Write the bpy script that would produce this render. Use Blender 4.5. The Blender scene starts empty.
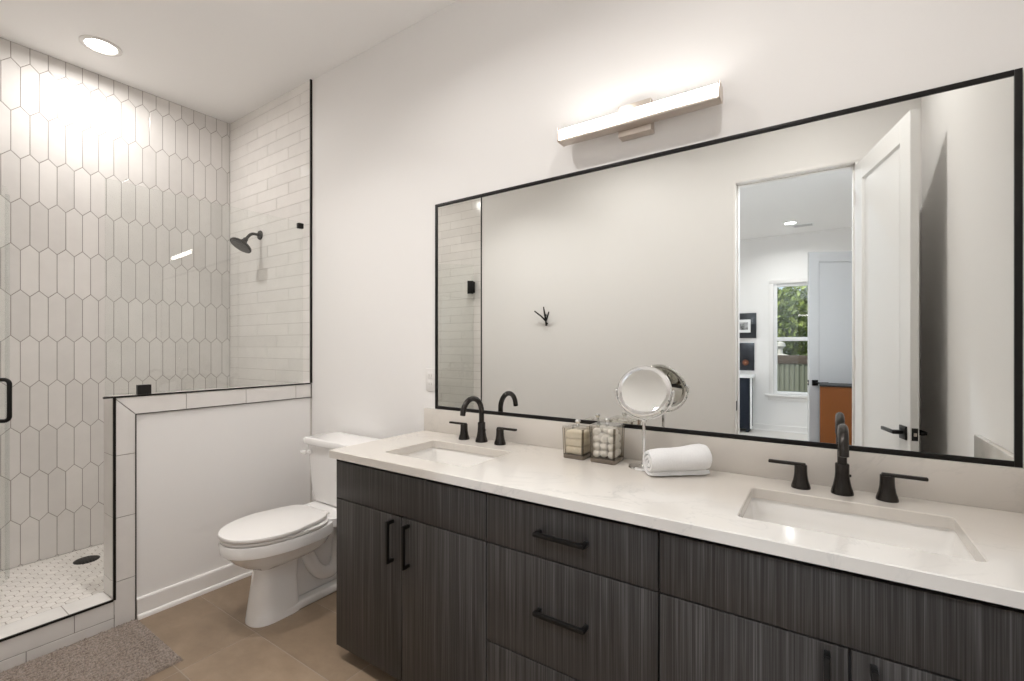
import bpy, bmesh, math, random
from mathutils import Vector, Matrix
from mathutils.geometry import delaunay_2d_cdt

random.seed(7)
C = bpy.context.scene.collection
SC = bpy.context.scene
PI = math.pi

# ------------------------------------------------------------------ camera, world, lights, exposure
F_PX, YAW, CY, EYE = 462.0, math.radians(33.924), 347.1, 1.32
cam_d = bpy.data.cameras.new('camera')
cam_d.sensor_width = 36.0
cam_d.lens = F_PX / 1024 * 36.0
cam_d.shift_y = (CY - 340.5) / 1024
cam_d.clip_start = 0.02
cam = bpy.data.objects.new('camera', cam_d)
C.objects.link(cam)
cam.location = (0, 0, EYE)
cam.rotation_euler = (PI / 2, 0, YAW)
SC.camera = cam

SC.view_settings.view_transform = 'Standard'
SC.view_settings.look = 'None'
SC.view_settings.exposure = 0.07
SC.view_settings.gamma = 1.0
SC.view_settings.use_curve_mapping = False
SC.cycles.max_bounces = 14
SC.cycles.diffuse_bounces = 8
SC.cycles.glossy_bounces = 8
SC.cycles.transparent_max_bounces = 16
SC.cycles.sample_clamp_indirect = 8.0

world = bpy.data.worlds.new('sky')
SC.world = world
world.use_nodes = True
wn = world.node_tree.nodes
wn['Background'].inputs[0].default_value = (0.75, 0.87, 1.0, 1)
wn['Background'].inputs[1].default_value = 1.3

sun_d = bpy.data.lights.new('sun', 'SUN')
sun_d.energy = 5.0
sun_d.angle = 0.02
sun_d.color = (1, 0.95, 0.86)
sun = bpy.data.objects.new('sun', sun_d)
C.objects.link(sun)
sun.location = (0, 2, 9)
sun.rotation_euler = Vector((0.45, -0.75, -0.95)).to_track_quat('-Z', 'Y').to_euler()

CEIL = 3.06
D = 1.7488            # front face of the mirror frame
DT = 1.760            # shower tile face on the mirror wall
DW = 1.771            # painted face of the mirror wall
W = -0.04             # opposite wall face
XL = -3.832           # shower back wall tile face
XR = 0.478            # right wall face
XH = -2.763           # half-wall / kerb face
YE = 0.758            # end of the half wall
ZH = 1.081            # top of the half wall
ZC = 0.884            # counter top
WARM = (1.0, 0.965, 0.93)
SHOWERW = (1.0, 0.97, 0.945)
DAY = (0.97, 0.985, 1.0)
VANITY_STRENGTH = 12.0
SHOWER_W, BATH_FILL_W, BED_W = 9.8, 9.4, 10.5


# ------------------------------------------------------------------ materials
def mat(name, col=(.8, .8, .8), rough=.5, metal=0.0, spec=.5, coat=0.0):
    m = bpy.data.materials.new(name)
    m.use_nodes = True
    b = m.node_tree.nodes['Principled BSDF']
    b.inputs['Base Color'].default_value = (*col, 1)
    b.inputs['Roughness'].default_value = rough
    b.inputs['Metallic'].default_value = metal
    b.inputs['Specular IOR Level'].default_value = spec
    b.inputs['Coat Weight'].default_value = coat
    return m


def nodes(m):
    return m.node_tree.nodes, m.node_tree.links, m.node_tree.nodes['Principled BSDF']


def ramp(n, stops):
    r = n.new('ShaderNodeValToRGB')
    e = r.color_ramp.elements
    while len(e) < len(stops):
        e.new(.5)
    for k, (p, c) in enumerate(stops):
        e[k].position = p
        e[k].color = (*c, 1)
    return r


def noise(n, l, scale, detail=4, rough=.5, stretch=None, src='Object'):
    t = n.new('ShaderNodeTexNoise')
    t.inputs['Scale'].default_value = scale
    t.inputs['Detail'].default_value = detail
    t.inputs['Roughness'].default_value = rough
    tc = n.new('ShaderNodeTexCoord')
    if stretch:
        mp = n.new('ShaderNodeMapping')
        mp.inputs['Scale'].default_value = stretch
        l.new(tc.outputs[src], mp.inputs['Vector'])
        l.new(mp.outputs['Vector'], t.inputs['Vector'])
    else:
        l.new(tc.outputs[src], t.inputs['Vector'])
    return t


def bump(n, l, b, hsock, strength, dist):
    bp = n.new('ShaderNodeBump')
    bp.inputs['Strength'].default_value = strength
    bp.inputs['Distance'].default_value = dist
    l.new(hsock, bp.inputs['Height'])
    l.new(bp.outputs['Normal'], b.inputs['Normal'])


def paint(name, col, rough=.55):
    m = mat(name, col, rough, spec=.3)
    n, l, b = nodes(m)
    t = noise(n, l, 160, 2)
    bump(n, l, b, t.outputs['Fac'], .06, .002)
    return m


def tile_mat(name, base, var=.04, rough=.12, warm=.0, cloud=.03):
    """glazed tile whose tone differs a little from tile to tile"""
    m = mat(name, base, rough)
    n, l, b = nodes(m)
    g = n.new('ShaderNodeNewGeometry')
    lo = tuple(max(0, c * (1 - var)) for c in base)
    hi = tuple(min(1, c * (1 + var)) for c in base)
    r = ramp(n, [(0, lo), (1, hi)])
    l.new(g.outputs['Random Per Island'], r.inputs['Fac'])
    t = noise(n, l, 9, 5, .6)
    mx = n.new('ShaderNodeMix')
    mx.data_type = 'RGBA'
    mx.blend_type = 'MULTIPLY'
    mx.inputs['Factor'].default_value = 1.0
    rr = ramp(n, [(.3, (1 - cloud * 2,) * 3), (.7, (1, 1, 1))])
    l.new(t.outputs['Fac'], rr.inputs['Fac'])
    l.new(r.outputs['Color'], mx.inputs['A'])
    l.new(rr.outputs['Color'], mx.inputs['B'])
    l.new(mx.outputs['Result'], b.inputs['Base Color'])
    t2 = noise(n, l, 14, 2)
    bump(n, l, b, t2.outputs['Fac'], .05, .01)
    return m


def wood(name):
    m = mat(name, (.05, .045, .04), .42, spec=.4)
    n, l, b = nodes(m)
    a = noise(n, l, 1, 3, .7, (95, 95, 1.1))
    c = noise(n, l, 1, 2, .6, (330, 330, 2.2))
    ad = n.new('ShaderNodeMath')
    ad.operation = 'ADD'
    l.new(a.outputs['Fac'], ad.inputs[0])
    l.new(c.outputs['Fac'], ad.inputs[1])
    hv = n.new('ShaderNodeMath')
    hv.operation = 'MULTIPLY'
    hv.inputs[1].default_value = .5
    l.new(ad.outputs[0], hv.inputs[0])
    r = ramp(n, [(.36, (.014, .0115, .0098)), (.48, (.031, .027, .0245)), (.57, (.058, .053, .050)), (.66, (.100, .093, .089))])
    l.new(hv.outputs[0], r.inputs['Fac'])
    l.new(r.outputs['Color'], b.inputs['Base Color'])
    bump(n, l, b, hv.outputs[0], .12, .002)
    return m


def quartz(name):
    m = mat(name, (.8, .78, .74), .09, spec=.5)
    n, l, b = nodes(m)
    t = noise(n, l, 2.3, 6, .62, (1, 1.6, 1.2))
    t.inputs['Distortion'].default_value = 1.6
    r = ramp(n, [(.0, (.62, .582, .535)), (.485, (.62, .582, .535)), (.503, (.54, .51, .475)), (.521, (.62, .582, .535)), (1, (.625, .587, .54))])
    l.new(t.outputs['Fac'], r.inputs['Fac'])
    t2 = noise(n, l, 1.1, 3)
    mx = n.new('ShaderNodeMix')
    mx.data_type = 'RGBA'
    rr = ramp(n, [(.45, (0, 0, 0)), (.62, (1, 1, 1))])
    l.new(t2.outputs['Fac'], rr.inputs['Fac'])
    l.new(rr.outputs['Color'], mx.inputs['Factor'])
    mx.inputs['A'].default_value = (.625, .587, .54, 1)
    l.new(r.outputs['Color'], mx.inputs['B'])
    l.new(mx.outputs['Result'], b.inputs['Base Color'])
    return m


def floor_tile(name):
    m = mat(name, (.2, .16, .12), .38, spec=.4)
    n, l, b = nodes(m)
    g = n.new('ShaderNodeNewGeometry')
    t = noise(n, l, 2.6, 7, .62, (1, 1.3, 1))
    r = ramp(n, [(.3, (.19, .137, .092)), (.5, (.255, .186, .127)), (.72, (.345, .258, .182))])
    ad = n.new('ShaderNodeMath')
    ad.operation = 'MULTIPLY_ADD'
    ad.inputs[1].default_value = .16
    l.new(g.outputs['Random Per Island'], ad.inputs[0])
    l.new(t.outputs['Fac'], ad.inputs[2])
    sb = n.new('ShaderNodeMath')
    sb.operation = 'SUBTRACT'
    sb.inputs[1].default_value = .08
    l.new(ad.outputs[0], sb.inputs[0])
    l.new(sb.outputs[0], r.inputs['Fac'])
    l.new(r.outputs['Color'], b.inputs['Base Color'])
    return m


def thin_glass(name, tint=(.982, .99, .984)):
    m = bpy.data.materials.new(name)
    m.use_nodes = True
    n, l = m.node_tree.nodes, m.node_tree.links
    n.remove(n['Principled BSDF'])
    out = n['Material Output']
    tr = n.new('ShaderNodeBsdfTransparent')
    tr.inputs[0].default_value = (*tint, 1)
    gl = n.new('ShaderNodeBsdfGlossy')
    gl.inputs['Roughness'].default_value = 0.0
    lw = n.new('ShaderNodeLayerWeight')
    lw.inputs['Blend'].default_value = .5
    p = n.new('ShaderNodeMath')
    p.operation = 'POWER'
    p.inputs[1].default_value = 5
    l.new(lw.outputs['Facing'], p.inputs[0])
    ma = n.new('ShaderNodeMath')
    ma.operation = 'MULTIPLY_ADD'
    ma.inputs[1].default_value = .9
    ma.inputs[2].default_value = .04
    l.new(p.outputs[0], ma.inputs[0])
    mx = n.new('ShaderNodeMixShader')
    l.new(ma.outputs[0], mx.inputs[0])
    l.new(tr.outputs[0], mx.inputs[1])
    l.new(gl.outputs[0], mx.inputs[2])
    l.new(mx.outputs[0], out.inputs['Surface'])
    return m


def emit(name, col, strength):
    m = mat(name, (.9, .9, .9), .4)
    n, l, b = nodes(m)
    b.inputs['Emission Color'].default_value = (*col, 1)
    b.inputs['Emission Strength'].default_value = strength
    return m


def fabric(name, lo, hi, scale, bstr=.6, bdist=.004):
    m = mat(name, lo, .95, spec=.1)
    n, l, b = nodes(m)
    t = noise(n, l, scale, 4, .7)
    r = ramp(n, [(.35, lo), (.65, hi)])
    l.new(t.outputs['Fac'], r.inputs['Fac'])
    l.new(r.outputs['Color'], b.inputs['Base Color'])
    bump(n, l, b, t.outputs['Fac'], bstr, bdist)
    b.inputs['Sheen Weight'].default_value = .3
    return m


M = {}
M['wall'] = paint('warm_white_paint', (.80, .785, .77))
M['ceiling'] = paint('ceiling_paint', (.90, .89, .88), .7)
M['bedwall'] = paint('cool_white_paint', (.84, .825, .81))
M['trim'] = paint('white_gloss_trim', (.82, .80, .78), .3)
M['door'] = paint('white_door_paint', (.80, .795, .785), .28)
M['shadedoor'] = paint('shaded_white_door_paint', (.56, .555, .55), .3)  # white bedroom door, its shade put into the paint as grey
M['picket'] = tile_mat('white_picket_tile', (.70, .675, .65), .05, .16)
M['subway'] = tile_mat('white_subway_tile', (.78, .755, .725), .03, .12)
M['border'] = tile_mat('white_border_tile', (.74, .715, .69), .02, .14)
M['hexagon'] = tile_mat('white_mosaic_tile', (.80, .77, .73), .04, .25)
M['grout'] = mat('grey_grout', (.30, .275, .25), .9)
M['subgrout'] = mat('light_grout', (.47, .44, .41), .9)
M['mosgrout'] = mat('mosaic_grout', (.33, .295, .26), .9)
M['floor'] = floor_tile('brown_porcelain_tile')
M['floorgrout'] = mat('sand_grout', (.33, .28, .23), .9)
M['black'] = mat('matt_black_metal', (.013, .012, .011), .38, .6)
M['edge'] = mat('black_edge_profile', (.012, .010, .008), .4, .5)
M['thinline'] = mat('dark_grey_profile', (.085, .075, .065), .5, .3)
M['bronze'] = mat('dark_bronze_metal', (.028, .024, .021), .25, .6)
M['gunmetal'] = mat('gunmetal', (.11, .105, .10), .35, .9)
M['nickel'] = mat('brushed_nickel', (.62, .55, .49), .34, 1.0)
M['chrome'] = mat('chrome', (.80, .80, .80), .06, 1.0)
M['mirror'] = mat('silvered_glass', (.865, .875, .855), .0, 1.0)
M['china'] = mat('white_china', (.78, .765, .75), .09, spec=.5, coat=.4)
M['sinkchina'] = mat('white_sink_china', (.80, .78, .75), .10, spec=.5)
M['plastic'] = mat('white_plastic', (.73, .71, .69), .3)
M['grille'] = mat('pale_grey_grille', (.42, .42, .42), .5)
M['slot'] = mat('dark_slot', (.05, .045, .04), .6)
M['wood'] = wood('dark_grained_laminate')
M['carcass'] = mat('dark_carcass', (.018, .016, .015), .6)
M['quartz'] = quartz('white_veined_quartz')
M['glass'] = thin_glass('clear_shower_glass')
M['pane'] = thin_glass('window_glass', (.97, .98, .98))
M['jarglass'] = thin_glass('smoky_jar_glass', (.93, .92, .895))
M['jaredge'] = thin_glass('refraction_tint_jar_edge', (.50, .46, .40))
M['jarbase'] = mat('thick_glass_base', (.16, .13, .10), .05, spec=.8)
M['seal'] = thin_glass('clear_vinyl_seal', (.93, .945, .94))
M['vanity'] = emit('lit_opal_diffuser', WARM, VANITY_STRENGTH)
M['lamp'] = emit('lit_downlight_lens', (1, .95, .88), 12)
M['bedlamp'] = emit('lit_cool_lens', (.95, .98, 1), 14)
M['towel'] = fabric('white_terry', (.80, .80, .80), (.86, .86, .86), 260, .7, .003)
M['cotton'] = fabric('white_cotton', (.84, .83, .82), (.88, .87, .86), 120, .4, .003)
M['cream'] = fabric('cream_padding', (.74, .68, .57), (.82, .76, .66), 60, .4, .003)
M['rug'] = fabric('taupe_chenille', (.17, .132, .108), (.42, .35, .30), 130, 1.0, .006)
M['navy'] = mat('navy_paint', (.014, .019, .030), .6, spec=.2)
M['orange_wood'] = mat('orange_brown_wood', (.15, .048, .011), .6, spec=.15)
M['darkpic'] = mat('dark_print', (.012, .014, .018), .3)
M['white'] = mat('white_mat_board', (.8, .8, .8), .6)
M['bedfloor'] = mat('light_oak_floor', (.68, .65, .61), .4)
M['leaf'] = fabric('green_leaves', (.07, .12, .02), (.30, .36, .09), 3, .0, .001)
M['bark'] = mat('brown_bark', (.06, .045, .03), .9)
M['fence'] = mat('sage_green_fence', (.14, .145, .108), .6)
M['rail'] = mat('brown_fence_board', (.055, .036, .024), .7)
M['stone'] = mat('pale_stone', (.45, .43, .39), .8)
M['lawn'] = mat('dry_grass', (.12, .14, .05), .9)


# ------------------------------------------------------------------ mesh helpers
class MB:
    def __init__(s):
        s.bm = bmesh.new()
        s.mi = 0
        s.mats = []

    def use(s, m):
        if m not in s.mats:
            s.mats.append(m)
        s.mi = s.mats.index(m)
        return s

    def _new(s, before):
        fs = [f for f in s.bm.faces if f not in before]
        for f in fs:
            f.material_index = s.mi
        return fs

    def box(s, x0, y0, z0, x1, y1, z1, bev=0.0, seg=2):
        before = set(s.bm.faces)
        r = bmesh.ops.create_cube(s.bm, size=1.0)
        bmesh.ops.scale(s.bm, vec=(abs(x1 - x0), abs(y1 - y0), abs(z1 - z0)), verts=r['verts'])
        bmesh.ops.translate(s.bm, vec=((x0 + x1) / 2, (y0 + y1) / 2, (z0 + z1) / 2), verts=r['verts'])
        if bev > 0:
            ed = {e for v in r['verts'] for e in v.link_edges}
            bmesh.ops.bevel(s.bm, geom=list(ed), offset=bev, segments=seg, profile=.5, affect='EDGES')
        s._new(before)
        return s

    def loft(s, rings, cap0=True, cap1=True, closed=False):
        before = set(s.bm.faces)
        vs = [[s.bm.verts.new(p) for p in r] for r in rings]
        n = len(rings[0])
        pairs = list(zip(vs, vs[1:]))
        if closed:
            pairs.append((vs[-1], vs[0]))
        for a, b in pairs:
            for i in range(n):
                j = (i + 1) % n
                try:
                    s.bm.faces.new((a[i], a[j], b[j], b[i]))
                except ValueError:
                    pass
        if not closed:
            if cap0:
                s.bm.faces.new(list(reversed(vs[0])))
            if cap1:
                s.bm.faces.new(vs[-1])
        s._new(before)
        return s

    def lathe(s, prof, c=(0, 0, 0), n=32, axis=(0, 0, 1)):
        """prof: list of (r, h) along axis"""
        q = Vector((0, 0, 1)).rotation_difference(Vector(axis))
        rings = []
        for r, h in prof:
            r = max(r, .0002)
            rings.append([Vector(c) + q @ Vector((r * math.cos(2 * PI * k / n), r * math.sin(2 * PI * k / n), h)) for k in range(n)])
        return s.loft(rings)

    def tube(s, pts, rad, n=14, caps=True):
        pts = [Vector(p) for p in pts]
        rad = rad if isinstance(rad, (list, tuple)) else [rad] * len(pts)
        t0 = (pts[1] - pts[0]).normalized()
        u = t0.orthogonal().normalized()
        rings = []
        for i, p in enumerate(pts):
            t = ((pts[min(i + 1, len(pts) - 1)] - p).normalized() + (p - pts[max(i - 1, 0)]).normalized())
            t.normalize()
            u = (u - t * u.dot(t)).normalized()
            v = t.cross(u)
            rings.append([p + (u * math.cos(2 * PI * k / n) + v * math.sin(2 * PI * k / n)) * rad[i] for k in range(n)])
        return s.loft(rings, caps, caps)

    def prism(s, poly, e0, e1):
        """poly: 3-D points of a planar outline, extruded from +e0 to +e1 (vectors)"""
        e0, e1 = Vector(e0), Vector(e1)
        return s.loft([[Vector(p) + e0 for p in poly], [Vector(p) + e1 for p in poly]])

    def sphere(s, c, r, seg=16, rings=10, scale=(1, 1, 1)):
        before = set(s.bm.faces)
        q = bmesh.ops.create_uvsphere(s.bm, u_segments=seg, v_segments=rings, radius=r)
        bmesh.ops.scale(s.bm, vec=scale, verts=q['verts'])
        bmesh.ops.translate(s.bm, vec=c, verts=q['verts'])
        s._new(before)
        return s

    def xf(s, m):
        bmesh.ops.transform(s.bm, matrix=m, verts=s.bm.verts)
        return s

    def build(s, name, m=None, parent=None, local=False, smooth=35, origin=None, recalc=True):
        if m is not None:
            s.mats = [m] + [x for x in s.mats if x != m] if not s.mats else s.mats
        off = Vector((0, 0, 0))
        loc = Vector((0, 0, 0))
        if parent is not None and not local:
            p = parent
            while p is not None:
                off += p.location
                p = p.parent
        if origin is not None:
            loc = Vector(origin) - off
            off = Vector(origin)
        if off.length:
            bmesh.ops.translate(s.bm, vec=-off, verts=s.bm.verts)
        if recalc:
            bmesh.ops.recalc_face_normals(s.bm, faces=s.bm.faces)
        if smooth:
            a = math.radians(smooth)
            for e in s.bm.edges:
                if len(e.link_faces) == 2:
                    e.smooth = e.calc_face_angle(0) < a
                else:
                    e.smooth = False
            for f in s.bm.faces:
                f.smooth = True
        me = bpy.data.meshes.new(name)
        s.bm.to_mesh(me)
        s.bm.free()
        for x in s.mats:
            me.materials.append(x)
        o = bpy.data.objects.new(name, me)
        C.objects.link(o)
        o.location = loc
        if parent is not None:
            o.parent = parent
        return o


def thing(name, label, cat, loc=(0, 0, 0), group=None, kind=None, rotz=0.0):
    o = bpy.data.objects.new(name, None)
    o.empty_display_size = .05
    C.objects.link(o)
    o.location = loc
    o.rotation_euler = (0, 0, rotz)
    tag(o, label, cat, group, kind)
    return o


def tag(o, label, cat, group=None, kind=None):
    o['label'] = label
    o['category'] = cat
    if group:
        o['group'] = group
    if kind:
        o['kind'] = kind
    return o


def struct(o, label, cat):
    return tag(o, label, cat, None, 'structure')


def clip_half(poly, a, n):
    """keep the side of the line through a with (p-a).n >= 0"""
    out = []
    for i in range(len(poly)):
        p, q = poly[i], poly[(i + 1) % len(poly)]
        dp = (p[0] - a[0]) * n[0] + (p[1] - a[1]) * n[1]
        dq = (q[0] - a[0]) * n[0] + (q[1] - a[1]) * n[1]
        if dp >= 0:
            out.append(p)
        if (dp >= 0) != (dq >= 0):
            t = dp / (dp - dq)
            out.append((p[0] + (q[0] - p[0]) * t, p[1] + (q[1] - p[1]) * t))
    res = []
    for p in out:
        if not res or (abs(p[0] - res[-1][0]) + abs(p[1] - res[-1][1])) > 1e-5:
            res.append(p)
    if len(res) > 1 and abs(res[0][0] - res[-1][0]) + abs(res[0][1] - res[-1][1]) < 1e-5:
        res.pop()
    return res


def area2(poly):
    return sum(poly[i][0] * poly[(i + 1) % len(poly)][1] - poly[(i + 1) % len(poly)][0] * poly[i][1] for i in range(len(poly))) / 2


def clip_rect(poly, u0, v0, u1, v1):
    for a, n in (((u0, v0), (1, 0)), ((u1, v1), (-1, 0)), ((u0, v0), (0, 1)), ((u1, v1), (0, -1))):
        if len(poly) < 3:
            return []
        poly = clip_half(poly, a, n)
    return poly


def inset(poly, d):
    if area2(poly) < 0:
        poly = list(reversed(poly))
    out = list(poly)
    for i in range(len(poly)):
        p, q = poly[i], poly[(i + 1) % len(poly)]
        dx, dy = q[0] - p[0], q[1] - p[1]
        L = math.hypot(dx, dy)
        if L < 1e-6:
            continue
        n = (-dy / L, dx / L)
        out = clip_half(out, (p[0] + n[0] * d, p[1] + n[1] * d), n)
        if len(out) < 3:
            return []
    return out


def tiles(mb, polys, rect, o, U, V, N, tm, gm, g=.002, ch=.0015, th=.003, tilt=0.0):
    """lay polygons (in u,v) on the plane o + u U + v V; faces stand th proud of the grout"""
    o, U, V, N = Vector(o), Vector(U), Vector(V), Vector(N)
    at = lambda u, v, h: o + U * u + V * v + N * h
    if rect:
        u0, v0, u1, v1 = rect
        mb.use(gm)
        f = mb.bm.faces.new([mb.bm.verts.new(at(*p, -th * .5)) for p in ((u0, v0), (u1, v0), (u1, v1), (u0, v1))])
        f.material_index = mb.mi
    mb.use(tm)
    for poly in polys:
        if rect:
            poly = clip_rect(poly, *rect)
        if len(poly) < 3 or abs(area2(poly)) < 2e-5:
            continue
        a = inset(poly, g / 2)
        b = inset(poly, g / 2 + ch)
        if len(a) < 3 or len(b) != len(a):
            if len(b) < 3:
                continue
            a = b
        # line the two rings up
        k0 = min(range(len(b)), key=lambda k: (b[k][0] - a[0][0]) ** 2 + (b[k][1] - a[0][1]) ** 2)
        b = b[k0:] + b[:k0]
        tu, tv = random.uniform(-tilt, tilt), random.uniform(-tilt, tilt)
        cu, cv = sum(p[0] for p in a) / len(a), sum(p[1] for p in a) / len(a)
        hh = lambda p, h: h + (p[0] - cu) * tu + (p[1] - cv) * tv
        va = [mb.bm.verts.new(at(*p, -th)) for p in a]
        vm = [mb.bm.verts.new(at(*p, hh(p, -ch * .6))) for p in a]
        vb = [mb.bm.verts.new(at(*p, hh(p, 0))) for p in b]
        for r, q in ((va, vm), (vm, vb)):
            for i in range(len(r)):
                j = (i + 1) % len(r)
                mb.bm.faces.new((r[i], r[j], q[j], q[i])).material_index = mb.mi
        mb.bm.faces.new(vb).material_index = mb.mi


def brick(u0, v0, u1, v1, L, H, shift=(0, 1 / 3, 2 / 3), uo=0.0, vo=0.0):
    out = []
    r0 = int(math.floor((v0 - vo) / H)) - 1
    for r in range(r0, int((v1 - vo) / H) + 2):
        s = shift[r % len(shift)] * L + uo
        for k in range(int(math.floor((u0 - s) / L)) - 1, int((u1 - s) / L) + 2):
            a, b = s + k * L, vo + r * H
            out.append([(a, b), (a + L, b), (a + L, b + H), (a, b + H)])
    return out


def rrect(x0, y0, x1, y1, r, n=6):
    pts = []
    for cx, cy, a0 in ((x1 - r, y1 - r, 0), (x0 + r, y1 - r, 90), (x0 + r, y0 + r, 180), (x1 - r, y0 + r, 270)):
        for k in range(n + 1):
            a = math.radians(a0 + 90 * k / n)
            pts.append((cx + r * math.cos(a), cy + r * math.sin(a)))
    return pts


def arc(c, a, b, r, t0, t1, n=12):
    """points c + r (cos t a + sin t b)"""
    c, a, b = Vector(c), Vector(a), Vector(b)
    return [c + a * (r * math.cos(math.radians(t0 + (t1 - t0) * k / n))) + b * (r * math.sin(math.radians(t0 + (t1 - t0) * k / n))) for k in range(n + 1)]


# ================================================================== ROOM SHELL
BACKX0, BEDX0, BEDX1, BEDY = -3.95, -3.0, 0.60, -4.8
DX0, DX1, DZ = -0.507, 0.1665, 2.470          # doorway opening
WB = W - .12                                  # bedroom side of that wall

mb = MB().use(M['floorgrout'])
mb.box(BACKX0, WB, -.12, XR + .12, DW + .12, -.002)
tiles(mb, brick(-2.80, WB, XR, DW, .61, .3045, (0,), -2.1755, 1.112), (-2.80, WB, XR, DW), (0, 0, 0), (1, 0, 0), (0, 1, 0), (0, 0, 1), M['floor'], M['floorgrout'], .0035, .001, .002)
struct(mb.build('floor', smooth=20), 'brown rectangular porcelain tile floor between half wall and vanity', 'floor')

mb = MB().use(M['ceiling'])
mb.box(BACKX0, WB, CEIL, XR + .12, DW + .12, CEIL + .12)
struct(mb.build('ceiling'), 'flat pale ceiling over the bathroom and shower', 'ceiling')

# vanity wall with the subway tiled end inside the shower
wf = MB().use(M['wall']).box(BACKX0, DW, 0, XR + .12, DW + .12, CEIL).build('wall_front', M['wall'])
struct(wf, 'white painted wall carrying the wide mirror and the light bar', 'wall')
mb = MB()
tiles(mb, brick(XL, .06, XH, CEIL, .405, .0800, (0, .36, .70), XH + .004, ZH), (XL, .06, XH, CEIL), (0, DT, 0), (1, 0, 0), (0, 0, 1), (0, -1, 0), M['subway'], M['subgrout'], .0024, .001, .003, .003)
mb.use(M['subgrout']).box(XL, DT + .0016, .0, XH, DW, CEIL)
mb.build('subway_tiling', parent=wf, smooth=0)

# shower rear wall with picket tiles
wl = MB().use(M['wall']).box(BACKX0, WB, 0, XL - .003, DW + .12, CEIL).build('wall_left', M['wall'])
struct(wl, 'tall shower wall of elongated white hexagon tiles with grey grout', 'wall')
mb = MB()
hexes = []
PW, PP, PH = .0768, .2634, .301
tip = PH - PP
for r in range(-1, 13):
    top = 2.968 + PP - r * PP
    for k in range(-12, 26):
        cu = .589 + k * PW + (PW / 2 if r % 2 == 0 else 0)
        hexes.append([(cu, top), (cu - PW / 2, top - tip), (cu - PW / 2, top - PH + tip), (cu, top - PH), (cu + PW / 2, top - PH + tip), (cu + PW / 2, top - tip)])
tiles(mb, hexes, (W, .06, DT, CEIL), (XL, 0, 0), (0, 1, 0), (0, 0, 1), (1, 0, 0), M['picket'], M['grout'], .0034, .0012, .003, .004)
mb.build('picket_tiling', parent=wl, smooth=0)

# wall opposite the mirror, with the doorway to the bedroom
mb = MB().use(M['wall'])
mb.box(BACKX0, WB, 0, DX0 - .02, W - .003, CEIL)
mb.box(DX1 + .02, WB, 0, XR + .12, W - .003, CEIL)
mb.box(DX0 - .02, WB, DZ + .02, DX1 + .02, W - .003, CEIL)
wb = mb.build('wall_back', M['wall'])
struct(wb, 'white wall opposite the mirror with doorway to the bedroom', 'wall')
mb = MB()
tiles(mb, brick(XL, .06, XH, CEIL, .405, .0800, (0, .36, .70), XH + .004, ZH), (XL, .06, XH, CEIL), (0, W, 0), (1, 0, 0), (0, 0, 1), (0, 1, 0), M['subway'], M['subgrout'], .0024, .001, .003, .003)
mb.build('subway_tiling', parent=wb, smooth=0)
wr = MB().use(M['wall']).box(XR, WB, 0, XR + .12, DW + .12, CEIL).build('wall_right', M['wall'])
struct(wr, 'white side wall at the right end of the vanity', 'wall')

# door lining
mb = MB().use(M['trim'])
for x0, x1 in ((DX0 - .02, DX0), (DX1, DX1 + .02)):
    mb.box(x0, WB - .006, 0, x1, W + .004, DZ, .002)
mb.box(DX0 - .02, WB - .006, DZ, DX1 + .02, W + .004, DZ + .02, .002)
for x0, x1 in ((DX0, DX0 + .011), (DX1 - .011, DX1)):
    mb.box(x0, WB + .02, 0, x1, W - .045, DZ, .002)
mb.box(DX0, WB + .02, DZ - .011, DX1, W - .045, DZ, .002)
jl = mb.build('trim_1', M['trim'])
struct(jl, 'white door lining around the bedroom doorway', 'trim')
mb = MB().use(M['black']).box(DX0, W - .045, .872, DX0 + .003, W - .012, .940, .001)
mb.build('strike_plate', M['black'], jl)

# ---- half wall: tiled end and border, painted face
XI = -2.909
mb = MB().use(M['wall'])
mb.box(XI + .004, YE + .005, 0, XH - .006, DW, ZH - .004)
hw = mb.build('wall_shower', M['wall'])
struct(hw, 'white half wall between shower and toilet with a tiled border', 'wall')
bw, bt = .0815, .0858
zb = ZH - bt
polys = [[(YE, ZH), (YE + bw, zb), (1.055, zb), (1.055, ZH)], [(1.055, zb), (1.357, zb), (1.357, ZH), (1.055, ZH)],
         [(1.357, zb), (1.661, zb), (1.661, ZH), (1.357, ZH)], [(1.661, zb), (DW, zb), (DW, ZH), (1.661, ZH)],
         [(YE, ZH), (YE, .807), (YE + bw, .807), (YE + bw, zb)], [(YE, .807), (YE, .513), (YE + bw, .513), (YE + bw, .807)],
         [(YE, .513), (YE, .212), (YE + bw, .212), (YE + bw, .513)], [(YE, .212), (YE, 0), (YE + bw, 0), (YE + bw, .212)]]
mb = MB().use(M['grout'])
mb.box(XH - .006, YE + .004, 0, XH - .003, YE + bw, ZH - .003)
mb.box(XH - .006, YE + .004, zb, XH - .003, DW, ZH - .003)
tiles(mb, polys, None, (XH, 0, 0), (0, 1, 0), (0, 0, 1), (1, 0, 0), M['border'], M['grout'], .0032, .001, .004)
mb.build('border_tiling', parent=hw, smooth=0)
mb = MB()
tiles(mb, [[(XI, z0), (XH, z0), (XH, z1), (XI, z1)] for z0, z1 in ((.06, .212), (.212, .513), (.513, .807), (.807, ZH))], (XI, 0, XH, ZH), (0, YE, 0), (1, 0, 0), (0, 0, 1), (0, -1, 0), M['border'], M['grout'], .003, .001, .003)
tiles(mb, [[(XI, a), (XH, a), (XH, b), (XI, b)] for a, b in ((YE, 1.055), (1.055, 1.357), (1.357, 1.661), (1.661, DW))], (XI, YE, XH, DW), (0, 0, ZH), (1, 0, 0), (0, 1, 0), (0, 0, 1), M['border'], M['grout'], .003, .001, .003)
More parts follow.
